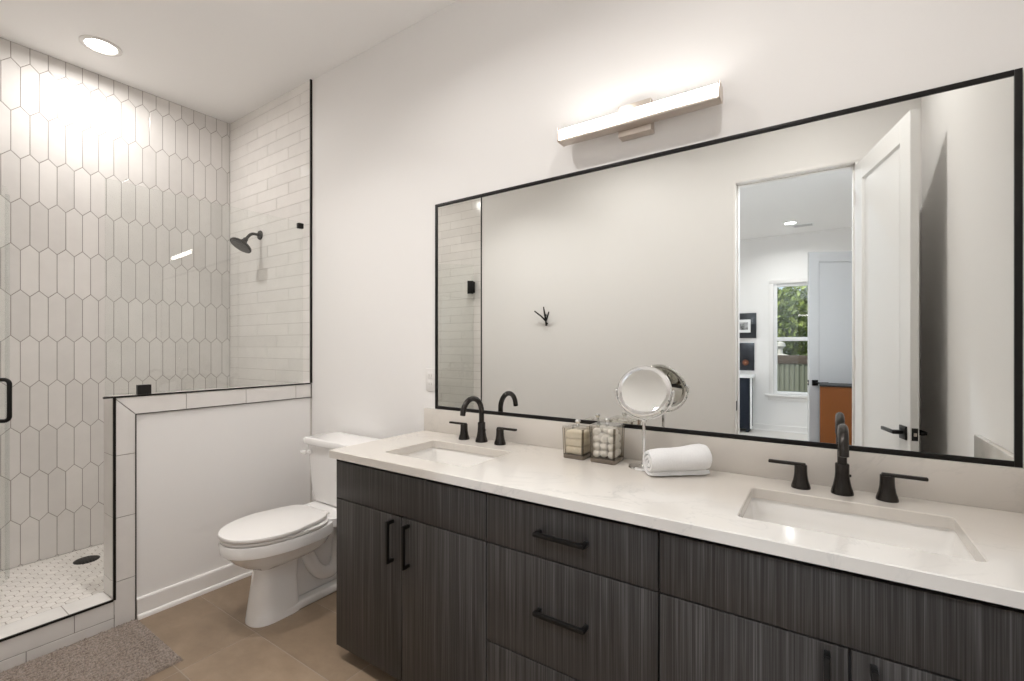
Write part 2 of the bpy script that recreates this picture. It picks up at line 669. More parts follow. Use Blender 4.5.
tiles(mb, brick(YE, .06, DT, ZH, .405, .0800, (0, .36, .70), YE, ZH), (YE, .06, DT, ZH), (XI, 0, 0), (0, 1, 0), (0, 0, 1), (-1, 0, 0), M['subway'], M['subgrout'], .0024, .001, .003)
mb.build('cap_tiling', parent=hw, smooth=0)

# ---- kerb under the shower door
KZ = .130
mb = MB().use(M['grout'])
mb.box(XI + .003, W, 0, XH - .003, YE + .004, KZ - .003)
kb = mb.build('shower_kerb', M['grout'])
struct(kb, 'low white tiled kerb across the shower entrance', 'kerb')
mb = MB()
fr = []
for v0, v1, js in ((0, .0465, (-.131, .169, .469, .769)), (.0465, KZ, (.019, .319, .619, .919))):
    js = (W - .3,) + js
    fr += [[(a, v0), (b, v0), (b, v1), (a, v1)] for a, b in zip(js, js[1:])]
tiles(mb, fr, (W, 0, YE, KZ), (XH, 0, 0), (0, 1, 0), (0, 0, 1), (1, 0, 0), M['border'], M['grout'], .003, .001, .003)
tiles(mb, [[(XI, a), (XH, a), (XH, b), (XI, b)] for a, b in ((-.15, .0), (.0, .3), (.3, .605), (.605, YE))], (XI, W, XH, YE), (0, 0, KZ), (1, 0, 0), (0, 1, 0), (0, 0, 1), M['border'], M['grout'], .003, .001, .003)
tiles(mb, [[(a, .06), (b, .06), (b, KZ), (a, KZ)] for a, b in ((-.15, .0), (.0, .3), (.3, .605), (.605, YE))], (W, .06, YE, KZ), (XI, 0, 0), (0, 1, 0), (0, 0, 1), (-1, 0, 0), M['border'], M['grout'], .003, .001, .003)
mb.build('kerb_tiling', parent=kb, smooth=0)

# ---- shower floor of small white hexagons
mb = MB().use(M['mosgrout'])
mb.box(XL - .002, W, .0, XI + .003, DT, .057)
sf = mb.build('floor_shower', M['mosgrout'])
struct(sf, 'shower floor of small white hexagon mosaic tiles', 'floor')
mb = MB()
hx = .0500
s = hx / math.sqrt(3)
mos = []
DRAIN = (-3.615, .864)
for i in range(int(1.1 / (1.5 * s)) + 2):
    for j in range(int(2.0 / hx) + 2):
        cx, cy = XL + i * 1.5 * s, W + j * hx + (hx / 2 if i % 2 else 0)
        if math.hypot(cx - DRAIN[0], cy - DRAIN[1]) < .030:
            continue
        mos.append([(cx + s * math.cos(PI / 3 * k), cy + s * math.sin(PI / 3 * k)) for k in range(6)])
tiles(mb, mos, (XL, W, XI, DT), (0, 0, .06), (1, 0, 0), (0, 1, 0), (0, 0, 1), M['hexagon'], M['mosgrout'], .0034, .0008, .002)
mb.build('mosaic_tiling', parent=sf, smooth=0)

# ---- black edge profiles
def trimbox(n, label, m, *boxes):
    mb = MB().use(m)
    for b in boxes:
        mb.box(*b)
    struct(mb.build('trim_%d' % n, m), label, 'trim')


e = .004
trimbox(2, 'black edge along the top of the half wall', M['edge'], (XH - .006, YE - .040, ZH - .001, XH + .003, DT, ZH + .007))
trimbox(3, 'black edge up the open end of the half wall', M['edge'], (XH - .006, YE - .004, KZ, XH + .003, YE + .0065, ZH - .001))
trimbox(4, 'black edge along the front of the shower kerb', M['edge'], (XH - .006, W, KZ - .004, XH + .003, YE - .004, KZ + .005))
trimbox(5, 'thin dark line framing the painted face of the half wall', M['thinline'], (XH - .004, YE + bw - .0015, 0, XH + .002, YE + bw + .0035, zb), (XH - .004, YE + bw - .0015, zb - .003, XH + .002, DW, zb + .001))
trimbox(6, 'black edge where shower tile ends on the mirror wall', M['edge'], (XH - .004, DT - .002, ZH + .007, XH + .005, DW, CEIL))
trimbox(7, 'black edge where shower tile ends beside the doorway wall', M['edge'], (XH - .004, W - .003, KZ, XH + .005, W + .005, CEIL))

# ---- baseboards with a shoe moulding
def baseboard(name, a, b, nrm, label):
    """from a to b along the floor, nrm points into the room"""
    a, b, nrm = Vector((*a, 0)), Vector((*b, 0)), Vector((*nrm, 0))
    prof = [(0, 0), (.026, 0), (.026, .008), (.022, .017), (.0145, .021), (.0135, .022), (.0135, .092), (.010, .099), (0, .100)]
    mb = MB().use(M['trim'])
    mb.loft([[p + nrm * x + Vector((0, 0, z)) for x, z in prof] for p in (a, b)])
    struct(mb.build(name, M['trim'], smooth=25), label, 'baseboard')


baseboard('baseboard_left', (XH - .006, YE + bw + .0045), (XH - .006, DW), (1, 0), 'white baseboard along the foot of the half wall')
baseboard('baseboard_front', (XH + .018, DW), (-1.716, DW), (0, -1), 'white baseboard behind the toilet on the mirror wall')
baseboard('baseboard_back', (XH + .02, W - .003), (DX0 - .022, W - .003), (0, 1), 'white baseboard along the wall facing the mirror')

# ================================================================== BEDROOM SEEN THROUGH THE DOORWAY
mb = MB().use(M['bedfloor']).box(BEDX0, BEDY, -.12, BEDX1, WB, 0)
struct(mb.build('floor_bedroom', M['bedfloor']), 'pale floor of the bedroom beyond the doorway', 'floor')
mb = MB().use(M['bedwall']).box(BEDX0 - .1, BEDY - .12, CEIL, BEDX1 + .1, WB, CEIL + .12)
struct(mb.build('ceiling_bedroom', M['bedwall']), 'white bedroom ceiling seen through the doorway', 'ceiling')
mb = MB().use(M['bedwall']).box(BEDX0 - .1, BEDY, 0, BEDX0, WB, CEIL)
struct(mb.build('wall_bedroom_left', M['bedwall']), 'white bedroom side wall beyond the framed pictures', 'wall')
mb = MB().use(M['bedwall']).box(BEDX1, BEDY, 0, BEDX1 + .1, WB, CEIL)
struct(mb.build('wall_bedroom_right', M['bedwall']), 'white bedroom side wall behind the open bedroom door', 'wall')
WX0, WX1, WZ0, WZ1 = -.645, .16, .585, 2.315       # window opening
mb = MB().use(M['bedwall'])
mb.box(BEDX0 - .1, BEDY - .12, 0, WX0, BEDY, CEIL)
mb.box(WX1, BEDY - .12, 0, BEDX1 + .1, BEDY, CEIL)
mb.box(WX0, BEDY - .12, 0, WX1, BEDY, WZ0)
mb.box(WX0, BEDY - .12, WZ1, WX1, BEDY, CEIL)
struct(mb.build('wall_bedroom_far', M['bedwall']), 'white far bedroom wall around the window', 'wall')
baseboard('baseboard_bedroom', (BEDX0, BEDY), (BEDX1, BEDY), (0, 1), 'white baseboard under the bedroom window')

win = thing('window_1', 'white sash window in the bedroom looking onto green trees', 'window', ((WX0 + WX1) / 2, BEDY, WZ0), kind='structure')
mb = MB().use(M['white'])
fw = .05
y0, y1 = BEDY - .09, BEDY - .02
mid = 1.445
mb.box(WX0, y0, WZ0, WX0 + fw, y1, WZ1, .003)
mb.box(WX1 - fw, y0, WZ0, WX1, y1, WZ1, .003)
mb.box(WX0 + fw, y0, WZ1 - fw, WX1 - fw, y1, WZ1, .003)
mb.box(WX0 + fw, y0, WZ0, WX1 - fw, y1, WZ0 + .04, .003)
mb.box(WX0 + fw, y0, mid - .03, WX1 - fw, y1, mid + .03, .003)
mb.build('window_frame', M['white'], win)
mb = MB().use(M['pane'])
mb.box(WX0 + fw, BEDY - .06, mid + .03, WX1 - fw, BEDY - .054, WZ1 - fw)
mb.box(WX0 + fw, BEDY - .06, WZ0 + .04, WX1 - fw, BEDY - .054, mid - .03)
mb.build('window_pane', M['pane'], win)
mb = MB().use(M['trim'])
for x0, x1 in ((WX0 - .06, WX0), (WX1, WX1 + .06)):
    mb.box(x0, BEDY, WZ0, x1, BEDY + .015, WZ1, .002)
mb.box(WX0 - .06, BEDY, WZ1, WX1 + .06, BEDY + .015, WZ1 + .06, .002)
mb.build('casing', M['trim'], win)
mb = MB().use(M['trim']).box(WX0 - .11, BEDY, WZ0 - .035, WX1 + .11, BEDY + .06, WZ0, .004)
mb.box(WX0 - .07, BEDY, WZ0 - .10, WX1 + .07, BEDY + .015, WZ0 - .035, .002)
mb.build('window_sill', M['trim'], win)


def door_leaf(name, label, loc, ang, width, height, mlever, sides=(1, -1), mp=None, locked=True):
    """hinge at the origin, leaf along +x, faces at y=0 and y=-.035"""
    t = thing(name, label, 'door', loc, None, 'structure', ang)
    T, st, tr_, br, rec = .035, .108, .115, .20, .010
    mb = MB().use(mp or M['door'])
    z0 = .008
    mb.box(0, -T, z0, st, 0, height, .0015)
    mb.box(width - st, -T, z0, width, 0, height, .0015)
    mb.box(st, -T, height - tr_, width - st, 0, height, .0015)
    mb.box(st, -T, z0, width - st, 0, z0 + br, .0015)
    mb.box(st - .002, -T + rec, z0 + br - .002, width - st + .002, -rec, height - tr_ + .002)
    for yy, sg in ((0, -1), (-T, 1)):                      # sticking around the sunk panel
        q = [(st, z0 + br), (width - st, z0 + br), (width - st, height - tr_), (st, height - tr_)]
        q2 = [(st + .01, z0 + br + .01), (width - st - .01, z0 + br + .01), (width - st - .01, height - tr_ - .01), (st + .01, height - tr_ - .01)]
        for i in range(4):
            j = (i + 1) % 4
            f = mb.bm.faces.new([mb.bm.verts.new(p) for p in ((q[i][0], yy, q[i][1]), (q[j][0], yy, q[j][1]), (q2[j][0], yy + sg * rec, q2[j][1]), (q2[i][0], yy + sg * rec, q2[i][1]))])
            f.material_index = mb.mi
    mb.build('leaf', mp or M['door'], t, local=True, smooth=0)
    hx_, hz = width - .062, .905
    for sg in sides:
        y = 0 if sg > 0 else -T
        mb = MB().use(mlever)
        mb.box(hx_ - .033, min(y, y + sg * .009), hz - .033, hx_ + .033, max(y, y + sg * .009), hz + .033, .002)
        mb.tube([(hx_, y + sg * .008, hz), (hx_, y + sg * .045, hz)], .011)
        mb.box(hx_ - .125, min(y + sg * .038, y + sg * .052), hz - .009, hx_ + .012, max(y + sg * .038, y + sg * .052), hz + .009, .003)
        mb.build('lever_handle', mlever, t, local=True)
    mb = MB().use(mlever).box(width - .0005, -T / 2 - .0125, hz - .03, width + .0015, -T / 2 + .0125, hz + .03, .0005)
    lp = mb.build('latch_plate', mlever, t, local=True)
    MB().use(M['nickel']).box(width + .0015, -T / 2 - .006, hz - .008, width + .009, -T / 2 + .006, hz + .008, .002).build('latch_bolt', M['nickel'], lp, local=True)
    for hz_ in (.2, height / 2, height - .2):
        MB().use(M['trim']).tube([(-.004, .004, hz_ - .045), (-.004, .004, hz_ + .045)], .006).build('hinge', M['trim'], t, local=True)
    return t


door_leaf('door_1', 'open white panelled bathroom door with black lever, seen in mirror', (DX1, W + .008, 0), math.radians(75.5), .712, 2.447, M['black'])
door_leaf('door_2', 'open white bedroom door with painted-in grey shade beyond the brown chest', (.555, -3.31, 0), math.atan2(.41, -.70), .815, 2.43, M['black'], mp=M['shadedoor'])

# framed picture, dark panel, navy cupboard on the left of the bedroom
t = thing('framed_picture', 'small black and white picture in a wide black frame, upper one', 'picture', (-1.085, BEDY, 1.465))
MB().use(M['darkpic']).box(-1.29, BEDY + .001, 1.465, -.882, BEDY + .03, 1.868, .003).build('frame', M['darkpic'], t)
MB().use(M['white']).box(-1.22, BEDY + .03, 1.555, -.962, BEDY + .034, 1.765).build('mat_board', M['white'], t)
pm = mat('grey_photo_print', (.3, .3, .3), .4)
n, l, b = nodes(pm)
r = ramp(n, [(.35, (.01, .01, .01)), (.6, (.45, .45, .45))])
l.new(noise(n, l, 14, 4).outputs['Fac'], r.inputs['Fac'])
l.new(r.outputs['Color'], b.inputs['Base Color'])
MB().use(pm).box(-1.16, BEDY + .034, 1.60, -1.00, BEDY + .036, 1.72).build('print', pm, t)

dm = mat('painted_glow_panel', (.012, .014, .02), .25)  # orange spot colours a lamp's reflected glow into the dark panel
n, l, b = nodes(dm)
tc = n.new('ShaderNodeTexCoord')
gr = n.new('ShaderNodeTexGradient')
gr.gradient_type = 'SPHERICAL'
mp_ = n.new('ShaderNodeMapping')
mp_.inputs['Location'].default_value = (-.155 * 16, 0, -.125 * 16)
mp_.inputs['Scale'].default_value = (16, 16, 16)
l.new(tc.outputs['Object'], mp_.inputs['Vector'])
l.new(mp_.outputs['Vector'], gr.inputs['Vector'])
r = ramp(n, [(.0, (.010, .012, .018)), (.45, (.20, .06, .02)), (.85, (.9, .75, .55))])
l.new(gr.outputs['Fac'], r.inputs['Fac'])
l.new(r.outputs['Color'], b.inputs['Base Color'])
t = thing('dark_panel', 'dark panel with painted orange lamp glow, above navy cupboard', 'picture', (-1.19, BEDY, .945))
MB().use(dm).box(-1.47, BEDY + .001, .945, -.91, BEDY + .03, 1.388, .002).build('panel_face', dm, t)

t = thing('navy_cupboard', 'navy blue cupboard with white top and white side post', 'cupboard', (-1.2, BEDY + .24, 0))
MB().use(M['navy']).box(-1.60, BEDY + .03, .06, -.93, BEDY + .40, .845, .004).build('body', M['navy'], t)
mb = MB().use(M['white'])
pl = rrect(-1.62, BEDY + .028, -.885, BEDY + .43, .05)
mb.prism([(x, y, .845) for x, y in pl], (0, 0, 0), (0, 0, .04))
mb.build('top', M['white'], t)
MB().use(M['white']).box(-.928, BEDY + .35, .06, -.902, BEDY + .40, .845, .003).build('post', M['white'], t)
for x in (-1.56, -.97):
    MB().use(M['navy']).box(x - .02, BEDY + .1, 0, x + .02, BEDY + .36, .06, .003).build('foot', M['navy'], t)
MB().use(M['navy']).box(-1.58, BEDY + .40, .09, -1.27, BEDY + .415, .82, .003).build('door', M['navy'], t)
MB().use(M['navy']).box(-1.26, BEDY + .40, .09, -.95, BEDY + .415, .82, .003).build('door', M['navy'], t)

# brown chest
t = thing('brown_chest', 'orange-brown wooden chest with thin black top before bedroom door', 'chest', (.27, -2.66, 0))
MB().use(M['orange_wood']).box(-.026, -2.86, .05, .56, -2.455, .895, .004).build('body', M['orange_wood'], t)
MB().use(M['black']).box(-.030, -2.87, .895, .565, -2.45, .912, .003).build('top', M['black'], t)
for x in (0.0, .53):
    for y in (-2.84, -2.49):
        MB().use(M['black']).box(x - .02, y - .02, 0, x + .02, y + .02, .05, .002).build('leg', M['black'], t)

# ceiling vent in the bedroom
t = thing('ceiling_vent', 'small white slotted air vent in bedroom ceiling beside downlight', 'vent', (-.23, -4.24, CEIL))
mb = MB().use(M['white']).box(-.36, -4.32, CEIL - .008, -.10, -4.16, CEIL, .002)
mb.build('frame', M['white'], t)
mb = MB().use(M['grille'])
for k in range(5):
    mb.box(-.34, -4.305 + k * .028, CEIL - .010, -.12, -4.293 + k * .028, CEIL - .007)
mb.build('grille', M['grille'], t)


def downlight(label, x, y, power, col, mlens, r=.075, group=None, spread=150):
    t = thing('recessed_downlight', label, 'light', (x, y, CEIL), group)
    MB().use(M['plastic']).lathe([(r + .02, 0), (r + .02, -.004), (r + .012, -.007), (r, -.007), (r - .004, -.003), (r - .004, 0)], (x, y, CEIL), 40).build('trim_ring', M['plastic'], t)
    MB().use(mlens).lathe([(.0005, -.0025), (r - .004, -.0025), (r - .004, -.0005), (.0005, -.0005)], (x, y, CEIL), 40).build('lens', mlens, t)
    d = bpy.data.lights.new('downlight_beam', 'AREA')
    d.shape = 'DISK'
    d.size = r * .9
    d.energy = power
    d.color = col
    d.spread = math.radians(spread)
    o = bpy.data.objects.new('downlight_beam', d)
    C.objects.link(o)
    o.parent = t
    o.location = (0, 0, -.009)
    return t


downlight('round recessed downlight glowing in the shower ceiling', -3.46, .89, SHOWER_W, SHOWERW, M['lamp'], spread=172)
downlight('added unseen fill downlight in the bathroom ceiling over the middle of the vanity', -1.28, .75, BATH_FILL_W, SHOWERW, M['lamp'], spread=145)  # added lamp out of view, fills the room's general light
downlight('added unseen fill downlight in the bathroom ceiling in front of the toilet', -2.25, .75, BATH_FILL_W * .85, SHOWERW, M['lamp'], spread=115)  # made-up fixture, brightens half wall, floor and toilet
downlight('added unseen fill downlight in the bathroom ceiling before the doorway', -.10, .75, BATH_FILL_W * .85, SHOWERW, M['lamp'], spread=155)  # invented lamp, extra fill at the doorway end
downlight('round bedroom downlight near the window, reflected in the counter', -.38, -4.02, BED_W, DAY, M['bedlamp'])
downlight('added bedroom fill downlight over the middle of that room', -.9, -2.0, BED_W, DAY, M['bedlamp'])  # added to brighten the bedroom, hidden from the mirror
downlight('added cool fill downlight just outside the bathroom doorway', -.15, -.75, 50.0, (.78, .88, 1.0), M['bedlamp'], spread=170)  # added unseen lamp, stands in for daylight through the doorway
downlight('added bedroom fill downlight near the navy cupboard', -2.1, -3.6, BED_W, DAY, M['bedlamp'])  # unseen extra lamp, lifts the bedroom brightness

# ---- outside the bedroom window
mb = MB().use(M['lawn']).box(-9, -20, -.6, 9, BEDY - .3, -.5)
struct(mb.build('ground_outside', M['lawn']), 'grassy ground outside the bedroom window', 'ground')
t = thing('garden_fence', 'sage green ribbed fence with brown top board outside bedroom window', 'fence', (0, -9, -.5))
mb = MB().use(M['fence'])
mb.box(-5, -9.06, -.5, 5, -9.02, .93)
for k in range(100):
    mb.box(-5 + k * .1, -9.02, -.5, -4.955 + k * .1, -8.995, .93)
mb.build('fence_panel', M['fence'], t)
MB().use(M['rail']).box(-5, -9.08, .93, 5, -8.98, 1.13, .01).build('rail', M['rail'], t)
t = thing('stone_ornament', 'pale stone pedestal ornament beyond the brown fence board', 'ornament', (-.86, -9.5, -.5))
MB().use(M['stone']).box(-1.05, -9.7, -.5, -.67, -9.32, .9, .02).build('plinth', M['stone'], t)
MB().use(M['stone']).lathe([(.20, .9), (.20, 1.12), (.06, 1.16), (.05, 1.28), (.12, 1.34), (.10, 1.42), (.02, 1.46)], (-.86, -9.5, 0)).build('urn', M['stone'], t)
for k, (tx, ty, tz, tr, lab) in enumerate(((-1.7, -12.0, 1.9, 1.5, 'leafy green tree filling left of the bedroom window view'), (1.2, -13.0, 2.0, 1.5, 'leafy green tree further right outside the bedroom window'), (-.3, -15.6, 2.2, 1.8, 'leafy green tree farthest back outside the bedroom window'))):
    t = thing('garden_tree', lab, 'tree', (tx, ty, -.5))
    mb = MB().use(M['bark'])
    mb.tube([(tx, ty, -.5), (tx + .05, ty, .5), (tx - .05, ty, 1.6), (tx + .1, ty, 2.8)], [.16, .13, .10, .05])
    mb.build('trunk', M['bark'], t)
    mb = MB().use(M['leaf'])
    for j in range(7000):
        a, bb, cc = random.gauss(0, 1), random.gauss(0, 1), random.gauss(0, 1)
        L = math.sqrt(a * a + bb * bb + cc * cc) or 1
        rr = tr * random.uniform(.35, 1.0) ** .6
        p = Vector((tx + a / L * rr, ty + bb / L * rr * .7, tz + cc / L * rr * .8))
        d1 = Vector((random.gauss(0, 1), random.gauss(0, 1), random.gauss(0, 1))).normalized()
        d2 = d1.orthogonal().normalized()
        nn = d1.cross(d2)
        sz = random.uniform(.06, .12)
        f = mb.bm.faces.new([mb.bm.verts.new(p + q) for q in (d1 * sz, d2 * sz * .6 + nn * .01, -d1 * sz, -d2 * sz * .6 + nn * .01)])
    mb.build('foliage', M['leaf'], t, recalc=False, smooth=0)

# ================================================================== SHOWER
XG = (XI + XH) / 2
t = thing('shower_screen', 'fixed clear glass panel standing on the tiled half wall', 'glass screen', (-2.842, YE - .012, ZH), rotz=-.045)
MB().use(M['glass']).box(-.005, 0, .002, .005, .982, 1.045).build('glass_pane', M['glass'], t, local=True)
mb = MB().use(M['black'])
mb.box(-.016, .122, 0, .016, .177, .050, .002)
mb.build('clamp', M['black'], t, local=True)
mb = MB().use(M['black'])
mb.box(-.014, .948, 1.004, .014, .984, 1.038, .004)
mb.build('clamp', M['black'], t, local=True)

HX, HY = XG, W + .03
dx, dy = -3.412 - HX, .516 - HY
LD = math.hypot(dx, dy)
ang = math.atan2(dy, dx)
t = thing('shower_door', 'clear glass shower door swung inward with black handle', 'shower door', (HX, HY, .142), rotz=ang)
Z0, Z1 = 0, 2.123 - .142
MB().use(M['glass']).box(.0, -.005, Z0, LD - .012, .005, Z1).build('glass_pane', M['glass'], t, local=True)
MB().use(M['seal']).box(LD - .012, -.006, Z0 + .01, LD, .006, Z1 - .035).build('edge_seal', M['seal'], t, local=True)
for z in (.20, 1.70):
    hmb = MB().use(M['black'])
    hmb.box(.0, -.018, z, .06, .018, z + .125, .003)
    hg = hmb.build('hinge', M['black'], t, local=True)
    mb = MB().use(M['black'])
    mb.box(-.014, -.028, z + .01, .012, .028, z + .115, .003)
    mb.build('wall_plate', M['black'], hg, local=True)
for sg in (1, -1):
    hx0, hz0, hz1, st = LD - .075, .815, 1.018, .055
    y = -sg * st
    r_ = .022
    pts = [(hx0, -sg * .005, hz0)] + arc((hx0, y + sg * r_, hz0 + r_), (0, 0, -1), (0, -sg, 0), r_, 0, 90, 6) + arc((hx0, y + sg * r_, hz1 - r_), (0, -sg, 0), (0, 0, 1), r_, 0, 90, 6) + [(hx0, -sg * .005, hz1)]
    MB().use(M['black']).tube(pts, .0095, 12).build('handle', M['black'], t, local=True)

t = thing('shower_sprayer', 'dark bronze round shower head on the subway tiled wall', 'shower head', (-3.38, DT, 2.13))
MB().use(M['bronze']).lathe([(.034, 0), (.034, .005), (.030, .010), (.018, .013), (.013, .014)], (-3.38, DT, 2.13), 28, (0, -1, 0)).build('flange', M['bronze'], t)
pts = [Vector((-3.38, DT - .005, 2.13)), Vector((-3.38, DT - .035, 2.131))] + arc((-3.38, DT - .040, 2.081), (0, 0, 1), (0, -1, 0), .05, 10, 55, 8) + [Vector((-3.38, DT - .105, 2.078))]
MB().use(M['bronze']).tube(pts, .0105, 14).build('arm', M['bronze'], t)
hc = Vector((-3.38, DT - .105, 2.078))
ax = Vector((0, -.56, -.83)).normalized()
mb = MB().use(M['bronze'])
mb.sphere(hc, .017)
mb.lathe([(.016, .005), (.020, .012), (.022, .022), (.038, .032), (.060, .040), (.072, .048), (.075, .056), (.0735, .061), (.066, .062)], hc, 36, ax)
hd = mb.build('head', M['bronze'], t)
mb = MB().use(M['gunmetal'])
mb.lathe([(.0005, .0622), (.066, .0622), (.066, .0635), (.0005, .0635)], hc, 36, ax)
q = Vector((0, 0, 1)).rotation_difference(ax)
for ring, nn in ((.02, 8), (.038, 14), (.055, 20)):
    for k in range(nn):
        p = hc + q @ Vector((ring * math.cos(2 * PI * k / nn), ring * math.sin(2 * PI * k / nn), .0635))
        mb.lathe([(.0022, 0), (.0016, .0025)], p, 8, ax)
mb.build('spray_plate', M['gunmetal'], hd)

t = thing('shower_drain', 'round dark drain grate in the mosaic shower floor', 'drain', (*DRAIN, .06))
MB().use(M['black']).lathe([(.0005, -.003), (.058, -.003), (.060, .0015), (.057, .003), (.0005, .003)], (*DRAIN, .06), 40).build('grate', M['black'], t)
mb = MB().use(M['slot'])
for ring, nn in ((.016, 6), (.032, 12), (.046, 18)):
    for k in range(nn):
        mb.lathe([(.0048, .0028), (.0048, .0034)], (DRAIN[0] + ring * math.cos(2 * PI * k / nn), DRAIN[1] + ring * math.sin(2 * PI * k / nn), .06), 8)
mb.build('holes', M['slot'], t)

# ================================================================== TOILET
TX = -2.262
N_ = 48


def egg(yf, yb, hw, z, yc=1.30, eb=2.6, ef=2.0, cx=TX):
    pts = []
    for k in range(N_):
        a = 2 * PI * k / N_
        c_, s_ = math.cos(a), math.sin(a)
        if s_ < 0:
            x = hw * math.copysign(abs(c_) ** (2 / ef), c_)
            y = yc - (yc - yf) * abs(s_) ** (2 / ef)
        else:
            x = hw * math.copysign(abs(c_) ** (2 / eb), c_)
            y = yc + (yb - yc) * abs(s_) ** (2 / eb)
        pts.append((cx + x, y, z))
    return pts


toilet = thing('toilet', 'white two-piece toilet with closed lid beside the half wall', 'toilet', (TX, 1.40, 0))
mb = MB().use(M['china'])
mb.loft([egg(1.15, 1.36, .066, .255, 1.24, 4, 3), egg(1.10, 1.47, .118, .280, 1.30), egg(1.055, 1.50, .162, .315), egg(1.022, 1.52, .184, .352, ef=2.15), egg(1.010, 1.53, .193, .362, ef=2.2), egg(1.006, 1.53, .196, .405, ef=2.2), egg(1.010, 1.53, .192, .415, ef=2.2)])
mb.build('bowl', M['china'], toilet)
mb = MB().use(M['china'])
mb.loft([egg(1.118, 1.345, .086, .0, 1.22, 7, 2.4), egg(1.118, 1.345, .086, .012, 1.22, 7, 2.4), egg(1.124, 1.34, .082, .05, 1.22, 7, 2.4), egg(1.140, 1.335, .072, .16, 1.22, 7, 2.4), egg(1.152, 1.345, .066, .24, 1.23, 6, 2.4), egg(1.145, 1.37, .070, .275, 1.25, 5, 2.2), egg(1.12, 1.40, .095, .297, 1.26, 4, 2.2)])
mb.box(TX - .085, 1.25, 0, TX + .085, 1.70, .040, .012, 3)
mb.box(TX - .105, 1.56, 0, TX + .105, 1.69, .030, .012, 3)
pd = mb.build('pedestal', M['china'], toilet)
mb = MB().use(M['china'])
mb.box(TX - .038, 1.30, .03, TX + .038, 1.665, .39, .03, 4)
for sg in (-1, 1):
    x = TX + sg * .040
    ctl = [(1.36, .33), (1.40, .24), (1.44, .16), (1.49, .115), (1.545, .115), (1.575, .17), (1.58, .25), (1.61, .31), (1.645, .29), (1.66, .2), (1.66, .10), (1.66, .03)]
    pts = []
    for i in range(len(ctl) - 1):
        p0, p1, p2, p3 = ctl[max(i - 1, 0)], ctl[i], ctl[i + 1], ctl[min(i + 2, len(ctl) - 1)]
        for k in range(5):
            u = k / 5
            f = lambda j: .5 * (2 * p1[j] + (p2[j] - p0[j]) * u + (2 * p0[j] - 5 * p1[j] + 4 * p2[j] - p3[j]) * u * u + (3 * p1[j] - p0[j] - 3 * p2[j] + p3[j]) * u ** 3)
            pts.append((x, f(0), f(1)))
    mb.tube(pts, .036, 14)
    mb.tube([(x + sg * .005, 1.33, .30), (x + sg * .005, 1.42, .32), (x + sg * .005, 1.54, .365)], .03, 12)
mb.build('trapway', M['china'], toilet)
mb = MB().use(M['china'])
mb.loft([[(x, y, z) for x, y in rrect(TX - w_, ya, TX + w_, 1.735, .05)] for z, w_, ya in ((.345, .09, 1.50), (.365, .14, 1.47), (.385, .165, 1.455), (.428, .168, 1.455), (.433, .163, 1.46))])
mb.build('deck', M['china'], toilet)
for sg in (-1, 1):
    MB().use(M['plastic']).lathe([(.014, 0), (.014, .008), (.009, .016), (.0005, .019)], (TX + sg * .092, 1.625, .029), 16).build('bolt_cap', M['plastic'], toilet)


def slab(prof, z0, h, r, mb):
    """rounded slab: prof(insets) gives a ring"""
    rings = [prof(r, z0), prof(r * .3, z0 + r * .3), prof(0, z0 + r), prof(0, z0 + h - r), prof(r * .3, z0 + h - r * .3), prof(r, z0 + h)]
    mb.loft(rings)


mb = MB().use(M['plastic'])
slab(lambda i, z: egg(1.010 + i, 1.475 - i, .192 - i, z, 1.29, 3.2, 2.15), .417, .016, .005, mb)
mb.build('seat', M['plastic'], toilet)
mb = MB().use(M['plastic'])


def lidring(i, z):
    pts = egg(1.004 + i, 1.470 - i, .195 - i, z, 1.25, 7, 2.1)
    out = []
    for x, y, zz in pts:
        k = max(0, (y - 1.25) / .22)
        out.append((TX + (x - TX) * (1 - .30 * k ** 1.5), y, zz))
    return out


slab(lidring, .436, .020, .007, mb)
mb.build('lid', M['plastic'], toilet)
for sg in (-1, 1):
    mb = MB().use(M['plastic']).box(TX + sg * .075 - .022, 1.468, .43, TX + sg * .075 + .018, 1.495, .446, .006)
    mb.build('seat_hinge', M['plastic'], toilet)
mb = MB().use(M['china'])
mb.loft([[(x, y, z) for x, y in rrect(TX - w_, ya, TX + w_, 1.738, .035)] for z, w_, ya in ((.433, .165, 1.585), (.442, .180, 1.570), (.50, .195, 1.560), (.765, .215, 1.548))])
mb.build('tank', M['china'], toilet)
mb = MB().use(M['china'])
mb.loft([[(x, y, z) for x, y in rrect(TX - .232 + i, 1.530 + i, TX + .232 - i, 1.742, .03)] for z, i in ((.764, .008), (.768, .002), (.774, 0), (.792, 0), (.799, .003), (.803, .010))])
mb.build('tank_lid', M['china'], toilet)
mb = MB().use(M['china'])
lx = TX - .175
mb.lathe([(.016, 0), (.016, .006), (.010, .010), (.008, .018)], (lx, 1.552, .722), 20, (0, -1, 0))
mb.tube([(lx, 1.528, .722), (lx - .022, 1.526, .721), (lx - .043, 1.528, .718)], [.013, .013, .011], 12)
mb.build('flush_lever', M['china'], toilet)

